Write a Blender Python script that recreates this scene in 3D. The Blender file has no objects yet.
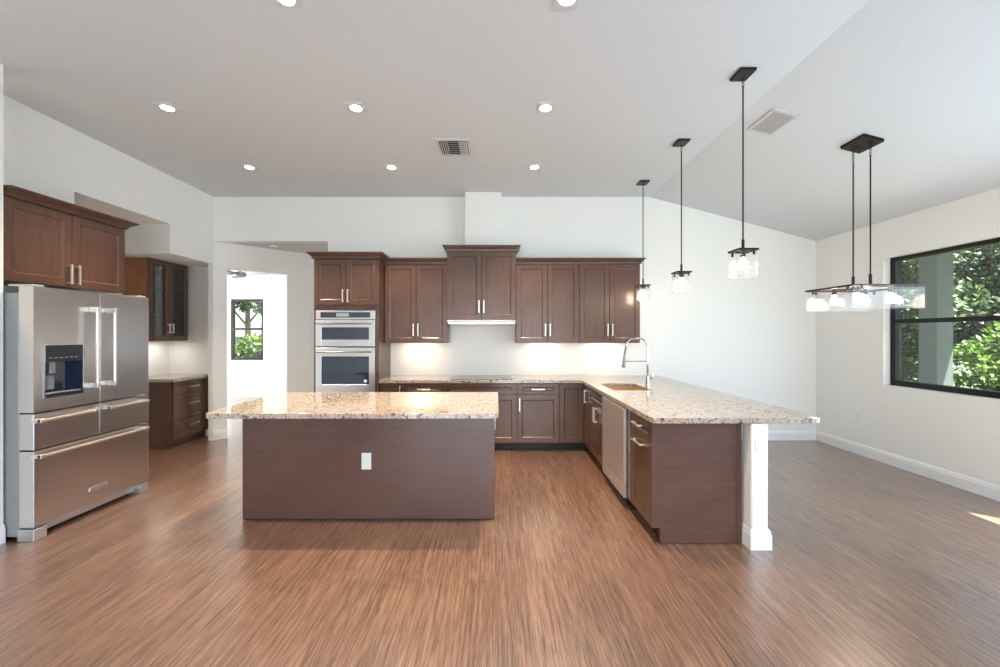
import bpy, bmesh, math, random
from mathutils import Vector, Matrix
random.seed(7)
scene = bpy.context.scene
COL = scene.collection

# ------------------------------------------------------------------ camera, world, sun, added fill lamps, exposure
cam_data = bpy.data.cameras.new('camera')
cam = bpy.data.objects.new('camera', cam_data)
COL.objects.link(cam)
cam.location = (0, 0, 1.5)
cam.rotation_euler = (math.pi / 2, 0, 0)
cam_data.sensor_width = 36.0
cam_data.lens = 36.0 * 400.0 / 1000.0
cam_data.shift_x = 0.004
cam_data.shift_y = 0.0005
cam_data.clip_start = 0.05
cam_data.clip_end = 300
scene.camera = cam

world = bpy.data.worlds.new('sky_world')
scene.world = world
world.use_nodes = True
wn = world.node_tree.nodes
wl = world.node_tree.links
wn.clear()
w_out = wn.new('ShaderNodeOutputWorld')
w_bg = wn.new('ShaderNodeBackground')
w_sky = wn.new('ShaderNodeTexSky')
w_sky.sky_type = 'NISHITA'
w_sky.sun_disc = False
w_sky.sun_elevation = math.radians(60)
w_sky.sun_rotation = math.radians(130)
w_sky.air_density = 1.0
w_sky.dust_density = 2.0
w_bg.inputs['Strength'].default_value = 0.32
wl.new(w_sky.outputs[0], w_bg.inputs[0])
wl.new(w_bg.outputs[0], w_out.inputs[0])


def add_light(name, kind, loc, energy, color=(1, 1, 1), size=None, size_y=None, direction=None, radius=None, spread=None, spot=None, blend=0.5):
    ld = bpy.data.lights.new(name, kind)
    ld.energy = energy
    ld.color = color
    if kind == 'AREA':
        if size_y:
            ld.shape = 'RECTANGLE'
            ld.size = size
            ld.size_y = size_y
        else:
            ld.shape = 'DISK'
            ld.size = size
        if spread:
            ld.spread = spread
    if kind == 'SPOT':
        ld.spot_size = spot
        ld.spot_blend = blend
    if radius is not None and kind in ('POINT', 'SPOT'):
        ld.shadow_soft_size = radius
    o = bpy.data.objects.new(name, ld)
    COL.objects.link(o)
    o.location = loc
    if direction:
        o.rotation_euler = Vector(direction).to_track_quat('-Z', 'Y').to_euler()
    return o


SUN_DIR = Vector((-.270, .21, -1.0))
sun = add_light('sun', 'SUN', (6, -4, 12), 38.0, (1, .96, .9), direction=SUN_DIR)
sun.data.angle = math.radians(0.6)
COOL = (.82, .90, 1.0)
WARM = (1.0, .80, .60)
add_light('fill_back_door', 'AREA', (0.2, -3.9, 1.25), 128, COOL, 4.9, 2.3, (0, 1, 0))  # area lamp added at the rear opening to stand in for daylight
add_light('fill_side_door', 'AREA', (4.50, 1.4, 1.25), 66, (.52, .70, 1.0), 2.5, 2.2, (-1, 0.1, 0))  # bluish area lamp added at the side opening as daylight fill
add_light('fill_far_room', 'AREA', (-8.3, 7.8, 1.6), 125, (.95, .98, 1.0), 2.4, 2.0, (1, 0, 0))  # lamp added out of sight to brighten the room beyond the doorway

vs = scene.view_settings
vs.view_transform = 'Standard'
vs.look = 'None'
vs.gamma = 1.0
vs.use_curve_mapping = False
vs.exposure = 0.84

# ------------------------------------------------------------------ materials
MATS = {}


def srgb(r, g, b):
    def f(c):
        c = c / 255.0
        return c / 12.92 if c <= 0.04045 else ((c + 0.055) / 1.055) ** 2.4
    return (f(r), f(g), f(b), 1)


def newmat(name):
    m = bpy.data.materials.new(name)
    m.use_nodes = True
    nt = m.node_tree
    b = nt.nodes['Principled BSDF']
    MATS[name] = m
    return m, nt, b


def simple(name, col, rough=.5, metal=0.0, noise=0.04, scale=8.0, bump=0.0, spec=.5, stretch=(1, 1, 1)):
    """plain procedural material: base colour broken up by a faint noise"""
    m, nt, b = newmat(name)
    tc = nt.nodes.new('ShaderNodeTexCoord')
    mp = nt.nodes.new('ShaderNodeMapping')
    mp.inputs['Scale'].default_value = stretch
    nz = nt.nodes.new('ShaderNodeTexNoise')
    nz.inputs['Scale'].default_value = scale
    nz.inputs['Detail'].default_value = 4
    rp = nt.nodes.new('ShaderNodeValToRGB')
    c = Vector(col[:3])
    rp.color_ramp.elements[0].position = .3
    rp.color_ramp.elements[1].position = .7
    rp.color_ramp.elements[0].color = (*(c * (1 - noise)), 1)
    rp.color_ramp.elements[1].color = (*(c * (1 + noise)), 1)
    nt.links.new(tc.outputs['Object'], mp.inputs[0])
    nt.links.new(mp.outputs[0], nz.inputs['Vector'])
    nt.links.new(nz.outputs['Fac'], rp.inputs[0])
    nt.links.new(rp.outputs[0], b.inputs['Base Color'])
    b.inputs['Roughness'].default_value = rough
    b.inputs['Metallic'].default_value = metal
    b.inputs['Specular IOR Level'].default_value = spec
    if bump:
        bp = nt.nodes.new('ShaderNodeBump')
        bp.inputs['Strength'].default_value = bump
        bp.inputs['Distance'].default_value = .002
        nt.links.new(nz.outputs['Fac'], bp.inputs['Height'])
        nt.links.new(bp.outputs[0], b.inputs['Normal'])
    return m


simple('wall_paint', srgb(239, 238, 233), .7, noise=.012, scale=30, bump=.05)
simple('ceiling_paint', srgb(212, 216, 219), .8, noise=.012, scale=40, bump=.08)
simple('trim_white', srgb(238, 238, 238), .35, noise=.01)
simple('plastic_white', srgb(236, 236, 232), .35, noise=.01)
simple('black_metal', srgb(30, 29, 31), .38, metal=.4, noise=.05)
simple('bronze', srgb(48, 36, 32), .35, metal=.7, noise=.08)
simple('nickel', srgb(232, 226, 218), .34, metal=.85, noise=.02)
simple('chrome', srgb(200, 202, 206), .14, metal=1.0, noise=.02)
simple('dark_plastic', srgb(38, 40, 46), .3, noise=.04)
simple('grey_metal', srgb(146, 149, 152), .42, metal=.3, noise=.03)
simple('steel', srgb(212, 210, 208), .28, metal=.97, noise=.025, scale=1.0, stretch=(2, 2, 260))
simple('brushed_steel', srgb(206, 194, 186), .42, metal=.7, noise=.02, scale=1.0, stretch=(2, 2, 200))
simple('steel_side', srgb(206, 208, 210), .34, metal=.75, noise=.02)
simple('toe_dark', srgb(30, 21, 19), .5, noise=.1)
simple('basin_tan', srgb(206, 170, 118), .32, metal=.2, noise=.05)
simple('vent_white', srgb(205, 205, 205), .5, noise=.01)
simple('vent_hole', srgb(60, 58, 57), .8, noise=.02)
simple('grass', srgb(60, 66, 48), .9, noise=.35, scale=6, bump=.5)
simple('patio', srgb(128, 124, 118), .8, noise=.08, scale=10)
simple('pillar_grey', srgb(84, 89, 87), .7, noise=.05)
simple('bark', srgb(92, 78, 62), .9, noise=.25, scale=20)
simple('stucco', srgb(170, 168, 162), .8, noise=.04, scale=30)
simple('roof_tile', srgb(130, 129, 127), .8, noise=.08, scale=20)
simple('fan_blade', srgb(92, 88, 88), .5, noise=.04)
simple('paper_label', srgb(240, 240, 238), .5, noise=.01)


def wood(name, dark, light, rough, gscale=(1, 1, 1), spec=.5):
    m, nt, b = newmat(name)
    tc = nt.nodes.new('ShaderNodeTexCoord')
    mp = nt.nodes.new('ShaderNodeMapping')
    mp.inputs['Scale'].default_value = gscale
    n1 = nt.nodes.new('ShaderNodeTexNoise')
    n1.inputs['Scale'].default_value = 3.0
    n1.inputs['Detail'].default_value = 7
    n1.inputs['Roughness'].default_value = .6
    n1.inputs['Distortion'].default_value = .6
    n2 = nt.nodes.new('ShaderNodeTexNoise')
    n2.inputs['Scale'].default_value = 1.6
    n2.inputs['Detail'].default_value = 2
    mx = nt.nodes.new('ShaderNodeMath')
    mx.operation = 'ADD'
    rp = nt.nodes.new('ShaderNodeValToRGB')
    rp.color_ramp.elements[0].position = .7
    rp.color_ramp.elements[1].position = 1.0
    rp.color_ramp.elements[0].color = dark
    rp.color_ramp.elements[1].color = light
    hf = nt.nodes.new('ShaderNodeMath')
    hf.operation = 'MULTIPLY'
    hf.inputs[1].default_value = .85
    L = nt.links.new
    L(tc.outputs['Object'], mp.inputs[0])
    L(mp.outputs[0], n1.inputs['Vector'])
    L(tc.outputs['Object'], n2.inputs['Vector'])
    L(n1.outputs['Fac'], mx.inputs[0])
    L(n2.outputs['Fac'], mx.inputs[1])
    L(mx.outputs[0], hf.inputs[0])
    L(hf.outputs[0], rp.inputs[0])
    L(rp.outputs[0], b.inputs['Base Color'])
    b.inputs['Roughness'].default_value = rough
    b.inputs['Specular IOR Level'].default_value = spec
    b.inputs['Coat Weight'].default_value = .25
    b.inputs['Coat Roughness'].default_value = .22
    return m


wood('cabinet_wood', srgb(80, 53, 40), srgb(98, 69, 53), .34, (14, 14, 1.6))
wood('island_wood', srgb(90, 61, 52), srgb(100, 71, 61), .32, (1.2, 10, 10))
wood('maple_side', srgb(128, 78, 42), srgb(158, 102, 60), .4, (14, 14, 1.4))


def floor_material():
    m, nt, b = newmat('plank_floor')
    N = nt.nodes.new
    L = nt.links.new
    tc = N('ShaderNodeTexCoord')
    # long fine grain running front to back
    mp = N('ShaderNodeMapping')
    mp.inputs['Scale'].default_value = (75, 2.0, 1)
    n1 = N('ShaderNodeTexNoise')
    n1.inputs['Scale'].default_value = 1.0
    n1.inputs['Detail'].default_value = 6
    n1.inputs['Roughness'].default_value = .62
    n1.inputs['Distortion'].default_value = .35
    mp2 = N('ShaderNodeMapping')
    mp2.inputs['Scale'].default_value = (280, 7.5, 1)
    n2 = N('ShaderNodeTexNoise')
    n2.inputs['Scale'].default_value = 1.0
    n2.inputs['Detail'].default_value = 4
    n2.inputs['Roughness'].default_value = .6
    # planks
    mpb = N('ShaderNodeMapping')
    mpb.inputs['Rotation'].default_value = (0, 0, math.pi / 2)
    br = N('ShaderNodeTexBrick')
    br.offset = .37
    br.inputs['Color1'].default_value = (.42, .42, .42, 1)
    br.inputs['Color2'].default_value = (.58, .58, .58, 1)
    br.inputs['Mortar'].default_value = (.3, .3, .3, 1)
    br.inputs['Scale'].default_value = 1
    br.inputs['Mortar Size'].default_value = .0012
    br.inputs['Brick Width'].default_value = 1.22
    br.inputs['Row Height'].default_value = .18
    L(tc.outputs['Object'], mp.inputs[0])
    L(tc.outputs['Object'], mp2.inputs[0])
    L(tc.outputs['Object'], mpb.inputs[0])
    L(mp.outputs[0], n1.inputs['Vector'])
    L(mp2.outputs[0], n2.inputs['Vector'])
    L(mpb.outputs[0], br.inputs['Vector'])
    a = N('ShaderNodeMath'); a.operation = 'MULTIPLY'; a.inputs[1].default_value = .45
    c = N('ShaderNodeMath'); c.operation = 'MULTIPLY_ADD'; c.inputs[1].default_value = .45
    d = N('ShaderNodeMath'); d.operation = 'MULTIPLY_ADD'; d.inputs[1].default_value = .2
    L(n1.outputs['Fac'], a.inputs[0])
    L(n2.outputs['Fac'], c.inputs[0])
    L(a.outputs[0], c.inputs[2])
    L(br.outputs['Color'], d.inputs[0])
    L(c.outputs[0], d.inputs[2])
    rp = N('ShaderNodeValToRGB')
    e = rp.color_ramp.elements
    e[0].position = .42
    e[0].color = srgb(44, 33, 28)
    e[1].position = .68
    e[1].color = srgb(158, 123, 100)
    k = rp.color_ramp.elements.new(.53)
    k.color = srgb(108, 78, 61)
    L(d.outputs[0], rp.inputs[0])
    L(rp.outputs[0], b.inputs['Base Color'])
    b.inputs['Roughness'].default_value = .36
    b.inputs['Specular IOR Level'].default_value = .6
    b.inputs['Coat Weight'].default_value = 1.0
    b.inputs['Coat Roughness'].default_value = .27
    b.inputs['Coat IOR'].default_value = 1.75
    bp = N('ShaderNodeBump')
    bp.inputs['Strength'].default_value = .12
    bp.inputs['Distance'].default_value = .002
    L(n2.outputs['Fac'], bp.inputs['Height'])
    L(bp.outputs[0], b.inputs['Normal'])
    return m


floor_material()


def granite():
    m, nt, b = newmat('granite')
    N = nt.nodes.new
    L = nt.links.new
    tc = N('ShaderNodeTexCoord')
    n1 = N('ShaderNodeTexNoise')
    n1.inputs['Scale'].default_value = 26
    n1.inputs['Detail'].default_value = 7
    n1.inputs['Roughness'].default_value = .72
    n1.inputs['Distortion'].default_value = 1.0
    rp = N('ShaderNodeValToRGB')
    el = rp.color_ramp.elements
    el[0].position = .32; el[0].color = srgb(58, 48, 44)
    el[1].position = .72; el[1].color = srgb(128, 92, 64)
    for p, c in ((.40, (98, 90, 86)), (.45, (150, 141, 134)), (.51, (194, 183, 170)), (.56, (174, 150, 126)), (.62, (140, 108, 82))):
        k = el.new(p); k.color = srgb(*c)
    n2 = N('ShaderNodeTexVoronoi')
    n2.inputs['Scale'].default_value = 70
    rp2 = N('ShaderNodeValToRGB')
    rp2.color_ramp.elements[0].position = .10
    rp2.color_ramp.elements[0].color = (1, 1, 1, 1)
    rp2.color_ramp.elements[1].position = .30
    rp2.color_ramp.elements[1].color = (0, 0, 0, 1)
    n3 = N('ShaderNodeTexNoise')
    n3.inputs['Scale'].default_value = 14
    n3.inputs['Detail'].default_value = 3
    ml = N('ShaderNodeMath'); ml.operation = 'MULTIPLY'
    gt = N('ShaderNodeMath'); gt.operation = 'GREATER_THAN'; gt.inputs[1].default_value = .52
    mix = N('ShaderNodeMix'); mix.data_type = 'RGBA'
    mix.inputs['B'].default_value = srgb(62, 52, 48)
    for n in (n1, n2, n3):
        L(tc.outputs['Object'], n.inputs['Vector'])
    L(n1.outputs['Fac'], rp.inputs[0])
    L(n2.outputs['Distance'], rp2.inputs[0])
    L(n3.outputs['Fac'], gt.inputs[0])
    L(rp2.outputs[0], ml.inputs[0])
    L(gt.outputs[0], ml.inputs[1])
    L(ml.outputs[0], mix.inputs['Factor'])
    L(rp.outputs[0], mix.inputs['A'])
    L(mix.outputs['Result'], b.inputs['Base Color'])
    b.inputs['Roughness'].default_value = .07
    b.inputs['Specular IOR Level'].default_value = .95


granite()


def glass(name, tint, reflect=1.0, rough=0.0, haze=0.0):
    """thin clear pane: fresnel mix of see-through and mirror, with a little cloudy body if haze > 0"""
    m, nt, b = newmat(name)
    nt.nodes.remove(b)
    N = nt.nodes.new
    L = nt.links.new
    out = [n for n in nt.nodes if n.type == 'OUTPUT_MATERIAL'][0]
    tr = N('ShaderNodeBsdfTransparent'); tr.inputs[0].default_value = tint
    gl = N('ShaderNodeBsdfGlossy'); gl.inputs['Roughness'].default_value = rough
    lw = N('ShaderNodeLayerWeight'); lw.inputs[0].default_value = .5
    pw = N('ShaderNodeMath'); pw.operation = 'POWER'; pw.inputs[1].default_value = 5
    fr = N('ShaderNodeMath'); fr.operation = 'MULTIPLY_ADD'; fr.inputs[1].default_value = .9; fr.inputs[2].default_value = .035
    mu = N('ShaderNodeMath'); mu.operation = 'MULTIPLY'; mu.inputs[1].default_value = reflect
    L(lw.outputs['Facing'], pw.inputs[0])
    L(pw.outputs[0], fr.inputs[0])
    L(fr.outputs[0], mu.inputs[0])
    mx = N('ShaderNodeMixShader')
    L(mu.outputs[0], mx.inputs[0])
    L(tr.outputs[0], mx.inputs[1])
    L(gl.outputs[0], mx.inputs[2])
    last = mx
    if haze:
        df = N('ShaderNodeBsdfTranslucent'); df.inputs[0].default_value = (.95, .95, .95, 1)
        d2 = N('ShaderNodeBsdfDiffuse'); d2.inputs[0].default_value = (.9, .9, .9, 1)
        ad = N('ShaderNodeMixShader'); ad.inputs[0].default_value = .5
        L(df.outputs[0], ad.inputs[1]); L(d2.outputs[0], ad.inputs[2])
        tc = N('ShaderNodeTexCoord')
        nz = N('ShaderNodeTexNoise'); nz.inputs['Scale'].default_value = 40
        mm = N('ShaderNodeMath'); mm.operation = 'MULTIPLY'; mm.inputs[1].default_value = haze * 2
        L(tc.outputs['Object'], nz.inputs['Vector'])
        L(nz.outputs['Fac'], mm.inputs[0])
        m2 = N('ShaderNodeMixShader')
        L(mm.outputs[0], m2.inputs[0])
        L(mx.outputs[0], m2.inputs[1])
        L(ad.outputs[0], m2.inputs[2])
        last = m2
    L(last.outputs[0], out.inputs[0])
    return m


glass('window_glass', (.90, .95, .92, 1))
glass('lamp_glass', (.97, .97, .97, 1), .6, 0.0, .012)
glass('cabinet_glass', (.62, .66, .66, 1), 1.3, .06, .05)


def emit(name, col, s):
    m, nt, b = newmat(name)
    b.inputs['Base Color'].default_value = (*col[:3], 1)
    b.inputs['Emission Color'].default_value = (*col[:3], 1)
    b.inputs['Emission Strength'].default_value = s
    return m


emit('downlight_glow', (1, .95, .86), 14)
emit('bulb_glow', (1, .88, .70), 22)
emit('display_glow', (.30, .36, .40), .12)


def dark_glass(name, col, rough=.03):
    m, nt, b = newmat(name)
    tc = nt.nodes.new('ShaderNodeTexCoord')
    nz = nt.nodes.new('ShaderNodeTexNoise'); nz.inputs['Scale'].default_value = 2
    rp = nt.nodes.new('ShaderNodeValToRGB')
    rp.color_ramp.elements[0].color = (*(Vector(col[:3]) * .9), 1)
    rp.color_ramp.elements[1].color = (*(Vector(col[:3]) * 1.1), 1)
    nt.links.new(tc.outputs['Object'], nz.inputs['Vector'])
    nt.links.new(nz.outputs['Fac'], rp.inputs[0])
    nt.links.new(rp.outputs[0], b.inputs['Base Color'])
    b.inputs['Roughness'].default_value = rough
    b.inputs['Specular IOR Level'].default_value = .9
    return m


dark_glass('oven_glass', srgb(38, 46, 66))
dark_glass('cooktop_glass', srgb(84, 80, 80), .06)


def leaf_mat(name, c1, c2):
    m, nt, b = newmat(name)
    N = nt.nodes.new
    L = nt.links.new
    tc = N('ShaderNodeTexCoord')
    nz = N('ShaderNodeTexNoise'); nz.inputs['Scale'].default_value = 3.2; nz.inputs['Detail'].default_value = 5
    rp = N('ShaderNodeValToRGB')
    rp.color_ramp.elements[0].position = .35
    rp.color_ramp.elements[1].position = .66
    rp.color_ramp.elements[0].color = c1
    rp.color_ramp.elements[1].color = c2
    L(tc.outputs['Object'], nz.inputs['Vector'])
    L(nz.outputs['Fac'], rp.inputs[0])
    L(rp.outputs[0], b.inputs['Base Color'])
    b.inputs['Roughness'].default_value = .5
    b.inputs['Subsurface Weight'].default_value = 0
    out = [n for n in nt.nodes if n.type == 'OUTPUT_MATERIAL'][0]
    tl = N('ShaderNodeBsdfTranslucent')
    mx = N('ShaderNodeMixShader'); mx.inputs[0].default_value = .35
    L(rp.outputs[0], tl.inputs[0])
    L(b.outputs[0], mx.inputs[1])
    L(tl.outputs[0], mx.inputs[2])
    L(mx.outputs[0], out.inputs[0])


leaf_mat('leaf_dark', srgb(26, 40, 23), srgb(58, 78, 42))
leaf_mat('leaf_mid', srgb(30, 46, 23), srgb(74, 94, 48))
leaf_mat('leaf_bright', srgb(48, 72, 24), srgb(96, 120, 46))

# ------------------------------------------------------------------ mesh helpers


class MB:
    """collects shapes; build() links them as ONE mesh object"""

    def __init__(self):
        self.bm = bmesh.new()

    def box(self, x0, x1, y0, y1, z0, z1, bev=0.0, seg=1):
        if x0 > x1: x0, x1 = x1, x0
        if y0 > y1: y0, y1 = y1, y0
        if z0 > z1: z0, z1 = z1, z0
        b = self.bm
        v = [b.verts.new(p) for p in ((x0, y0, z0), (x1, y0, z0), (x1, y1, z0), (x0, y1, z0), (x0, y0, z1), (x1, y0, z1), (x1, y1, z1), (x0, y1, z1))]
        fs = [b.faces.new([v[i] for i in q]) for q in ((3, 2, 1, 0), (4, 5, 6, 7), (0, 1, 5, 4), (1, 2, 6, 5), (2, 3, 7, 6), (3, 0, 4, 7))]
        if bev > 0:
            es = list({e for f in fs for e in f.edges})
            bmesh.ops.bevel(b, geom=es, offset=bev, segments=seg, affect='EDGES', profile=.5)
        return self

    def prism(self, pts, z0, z1):
        """polygon in x,y extruded along z"""
        b = self.bm
        lo = [b.verts.new((p[0], p[1], z0)) for p in pts]
        hi = [b.verts.new((p[0], p[1], z1)) for p in pts]
        n = len(pts)
        b.faces.new(lo[::-1])
        b.faces.new(hi)
        for i in range(n):
            b.faces.new((lo[i], lo[(i + 1) % n], hi[(i + 1) % n], hi[i]))
        return self

    def prism_y(self, pts, y0, y1):
        """polygon in x,z extruded along y"""
        b = self.bm
        lo = [b.verts.new((p[0], y0, p[1])) for p in pts]
        hi = [b.verts.new((p[0], y1, p[1])) for p in pts]
        n = len(pts)
        b.faces.new(lo)
        b.faces.new(hi[::-1])
        for i in range(n):
            b.faces.new((hi[i], hi[(i + 1) % n], lo[(i + 1) % n], lo[i]))
        return self

    def tube(self, pts, r, seg=10, cap=True):
        b = self.bm
        P = [Vector(p) for p in pts]
        rs = r if isinstance(r, (list, tuple)) else [r] * len(P)
        rings = []
        up = None
        for i, p in enumerate(P):
            if i == 0: t = P[1] - P[0]
            elif i == len(P) - 1: t = P[-1] - P[-2]
            else: t = (P[i + 1] - P[i]).normalized() + (P[i] - P[i - 1]).normalized()
            t.normalize()
            if up is None:
                up = Vector((0, 0, 1)) if abs(t.z) < .9 else Vector((1, 0, 0))
            s = t.cross(up).normalized()
            up = s.cross(t).normalized()
            rings.append([b.verts.new(p + (s * math.cos(2 * math.pi * k / seg) + up * math.sin(2 * math.pi * k / seg)) * rs[i]) for k in range(seg)])
        for a, c in zip(rings, rings[1:]):
            for k in range(seg):
                b.faces.new((a[k], a[(k + 1) % seg], c[(k + 1) % seg], c[k]))
        if cap:
            b.faces.new(rings[0][::-1])
            b.faces.new(rings[-1])
        return self

    def lathe(self, prof, cx=0, cy=0, seg=20):
        """profile of (radius, z) turned about a vertical axis"""
        b = self.bm
        rings = []
        for r, z in prof:
            rings.append([b.verts.new((cx + r * math.cos(2 * math.pi * k / seg), cy + r * math.sin(2 * math.pi * k / seg), z)) for k in range(seg)])
        for a, c in zip(rings, rings[1:]):
            for k in range(seg):
                b.faces.new((a[k], a[(k + 1) % seg], c[(k + 1) % seg], c[k]))
        b.faces.new(rings[0][::-1])
        b.faces.new(rings[-1])
        return self

    def torus(self, c, R, r, axis, n=12, m=6, stretch=1.0):
        """chain link: ring in the plane of z and the given horizontal axis"""
        b = self.bm
        a = Vector(axis).normalized()
        z = Vector((0, 0, 1))
        w = a.cross(z)
        rings = []
        for i in range(n):
            t = 2 * math.pi * i / n
            d = a * math.cos(t) + z * math.sin(t)
            base = Vector(c) + a * (R * math.cos(t)) + z * (R * stretch * math.sin(t))
            rings.append([b.verts.new(base + (d * math.cos(2 * math.pi * k / m) + w * math.sin(2 * math.pi * k / m)) * r) for k in range(m)])
        for i in range(n):
            A, B = rings[i], rings[(i + 1) % n]
            for k in range(m):
                b.faces.new((A[k], A[(k + 1) % m], B[(k + 1) % m], B[k]))
        return self

    def build(self, name, mat, parent=None, loc=None, smooth=False):
        me = bpy.data.meshes.new(name)
        bmesh.ops.recalc_face_normals(self.bm, faces=self.bm.faces[:])
        self.bm.to_mesh(me)
        self.bm.free()
        mats = mat if isinstance(mat, (list, tuple)) else [mat]
        for mm in mats:
            me.materials.append(MATS[mm])
        if smooth:
            for p in me.polygons:
                p.use_smooth = True
        o = bpy.data.objects.new(name, me)
        COL.objects.link(o)
        if parent is not None:
            o.parent = parent
        if loc is not None:
            o.location = loc
        return o


def tag(o, label=None, cat=None, group=None, kind=None):
    if label: o['label'] = label
    if cat: o['category'] = cat
    if group: o['group'] = group
    if kind: o['kind'] = kind
    return o


def thing(name, label, cat, loc=(0, 0, 0), rz=0.0, group=None):
    o = bpy.data.objects.new(name, None)
    o.empty_display_size = .1
    COL.objects.link(o)
    o.location = loc
    o.rotation_euler = (0, 0, rz)
    return tag(o, label, cat, group)


def struct(name, mb, mat, parent=None):
    o = mb.build(name, mat, parent)
    o['kind'] = 'structure'
    return o


def copy_tree(o, parent=None):
    c = o.copy()
    COL.objects.link(c)
    if parent is not None:
        c.parent = parent
    for ch in list(o.children):
        copy_tree(ch, c)
    return c


def box(*a, **k):
    return MB().box(*a, **k)


# ------------------------------------------------------------------ the room
XL, XR, YB, YN = -3.99, 4.526, 5.66, -4.0
ZC, ZR, XC = 3.438, 2.815, 2.17
SL = (ZC - ZR) / (XR - XC)


def ceil_z(x):
    return ZC if x <= XC else ZC - SL * (x - XC)


struct('floor', box(-9, 4.66, YN - .12, 9.7, -.12, 0), 'plank_floor')
m = MB()
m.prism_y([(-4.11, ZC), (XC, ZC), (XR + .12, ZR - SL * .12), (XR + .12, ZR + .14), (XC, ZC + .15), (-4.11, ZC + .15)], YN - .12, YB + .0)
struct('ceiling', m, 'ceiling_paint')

# back wall with the opening of the hall nook cut at its left
m = MB()
m.prism_y([(-2.376, 0), (XR, 0), (XR, ZR), (XC, ZC), (-2.376, ZC)], YB, YB + .12)
m.box(XL, -2.376, YB, YB + .12, 2.815, ZC)
struct('wall_back', m, 'wall_paint')
# boxed chase above the hood cabinet
struct('trim_1', box(-.425, .075, 5.46, YB - .001, 2.50, ZC), 'wall_paint')

# right wall with the picture window and, nearer than the camera sees, an added glass door
WY0, WY1, WZ0, WZ1 = 3.30, 4.678, .886, 2.385
m = MB()
m.box(XR, XR + .14, YN, .4, 0, 2.9)
m.box(XR, XR + .14, .4, 2.94, 2.6, 2.9)
m.box(XR, XR + .14, 2.94, WY0, 0, 2.9)
m.box(XR, XR + .14, WY0, WY1, 0, WZ0)
m.box(XR, XR + .14, WY0, WY1, WZ1, 2.9)
m.box(XR, XR + .14, WY1, YB + .12, 0, 2.9)
struct('wall_right', m, 'wall_paint')

# wall behind the camera with an added wide glass door
m = MB()
m.box(-3.7, -2.3, YN - .12, YN, 0, ZC)
m.prism_y([(2.7, 0), (XR, 0), (XR, ZR), (2.7, ceil_z(2.7))], YN - .12, YN)
m.prism_y([(-2.3, 2.42), (2.7, 2.42), (2.7, ceil_z(2.7)), (XC, ZC), (-2.3, ZC)], YN - .12, YN)
struct('wall_near', m, 'wall_paint')

# left wall: near wing, upper wall, niche and the lowered soffit
XN = -4.82
m = MB()
m.box(-3.70, -3.545, YN, 2.878, 0, ZC)                 # wing wall beside the fridge
m.box(XL - .06, XL, 2.70, 3.785, 0, ZC)               # behind the fridge
m.box(XL - .06, XL, 3.785, YB, 2.848, ZC)             # above the niche
m.box(XL - .06, XL, 5.63, YB + .0, 0, 2.49)           # pier at the end of the niche
struct('wall_left', m, 'wall_paint')
m = MB()
m.box(XN - .1, XN, 3.70, 6.02, 0, 2.848)              # back of the niche
m.box(XN, XL - .06, 3.70, 3.785, 0, 2.848)            # near side
m.box(XN, XL - .06, 5.90, 6.02, 0, 2.848)             # far side
m.box(XN, XL - .06, 3.785, 4.90, 2.848, 2.90)               # niche ceiling
m.box(XN, XL, 4.90, 5.66, 2.49, 2.848)                 # lowered soffit
m.box(XN, XL - .06, 5.66, 5.90, 2.49, 2.85)
struct('wall_niche', m, 'wall_paint')

# hall nook: wall at 45 degrees with the doorway
P0 = Vector((XL, YB, 0))
DV = Vector((math.cos(math.pi / 4), math.sin(math.pi / 4), 0))
ND = Vector((-DV.y, DV.x, 0))   # away from the kitchen
TH = .12


def diag(mb, s0, s1, z0, z1, n0=0.0, n1=TH):
    a, b_, c, d = P0 + DV * s0 + ND * n0, P0 + DV * s1 + ND * n0, P0 + DV * s1 + ND * n1, P0 + DV * s0 + ND * n1
    mb.prism([(a.x, a.y), (b_.x, b_.y), (c.x, c.y), (d.x, d.y)], z0, z1)


S_A, S_B, S_E = .156, .959, 1.31
m = MB()
diag(m, -.02, S_A, 0, 2.815)
diag(m, S_A, S_B, 2.447, 2.815)
diag(m, S_B, S_E, 0, 2.815)
m.box(-3.07, -2.25, 6.58, 6.70, 0, 2.815)
m.box(-2.376, -2.256, 5.78, 6.58, 0, 2.815)
struct('wall_nook', m, 'wall_paint')
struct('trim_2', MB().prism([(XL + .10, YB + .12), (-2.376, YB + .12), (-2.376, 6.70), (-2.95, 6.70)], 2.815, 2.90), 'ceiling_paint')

# room beyond the doorway
m = MB()
m.box(-9.0, -6.30, 9.5, 9.62, 0, 2.9)
m.box(-5.53, -2.2, 9.5, 9.62, 0, 2.9)
m.box(-6.30, -5.53, 9.5, 9.62, 0, .88)
m.box(-6.30, -5.53, 9.5, 9.62, 2.33, 2.9)
m.box(-9.0, -8.88, 5.9, 9.5, 0, 2.9)
m.box(-2.32, -2.2, 6.70, 9.5, 0, 2.9)
m.box(-9.0, XN - .1, 5.9, 6.02, 0, 2.9)
struct('wall_far_room', m, 'wall_paint')
struct('ceiling_far_room', box(-9, -2.2, 6.02, 9.62, 2.9, 3.0), 'ceiling_paint')


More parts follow.
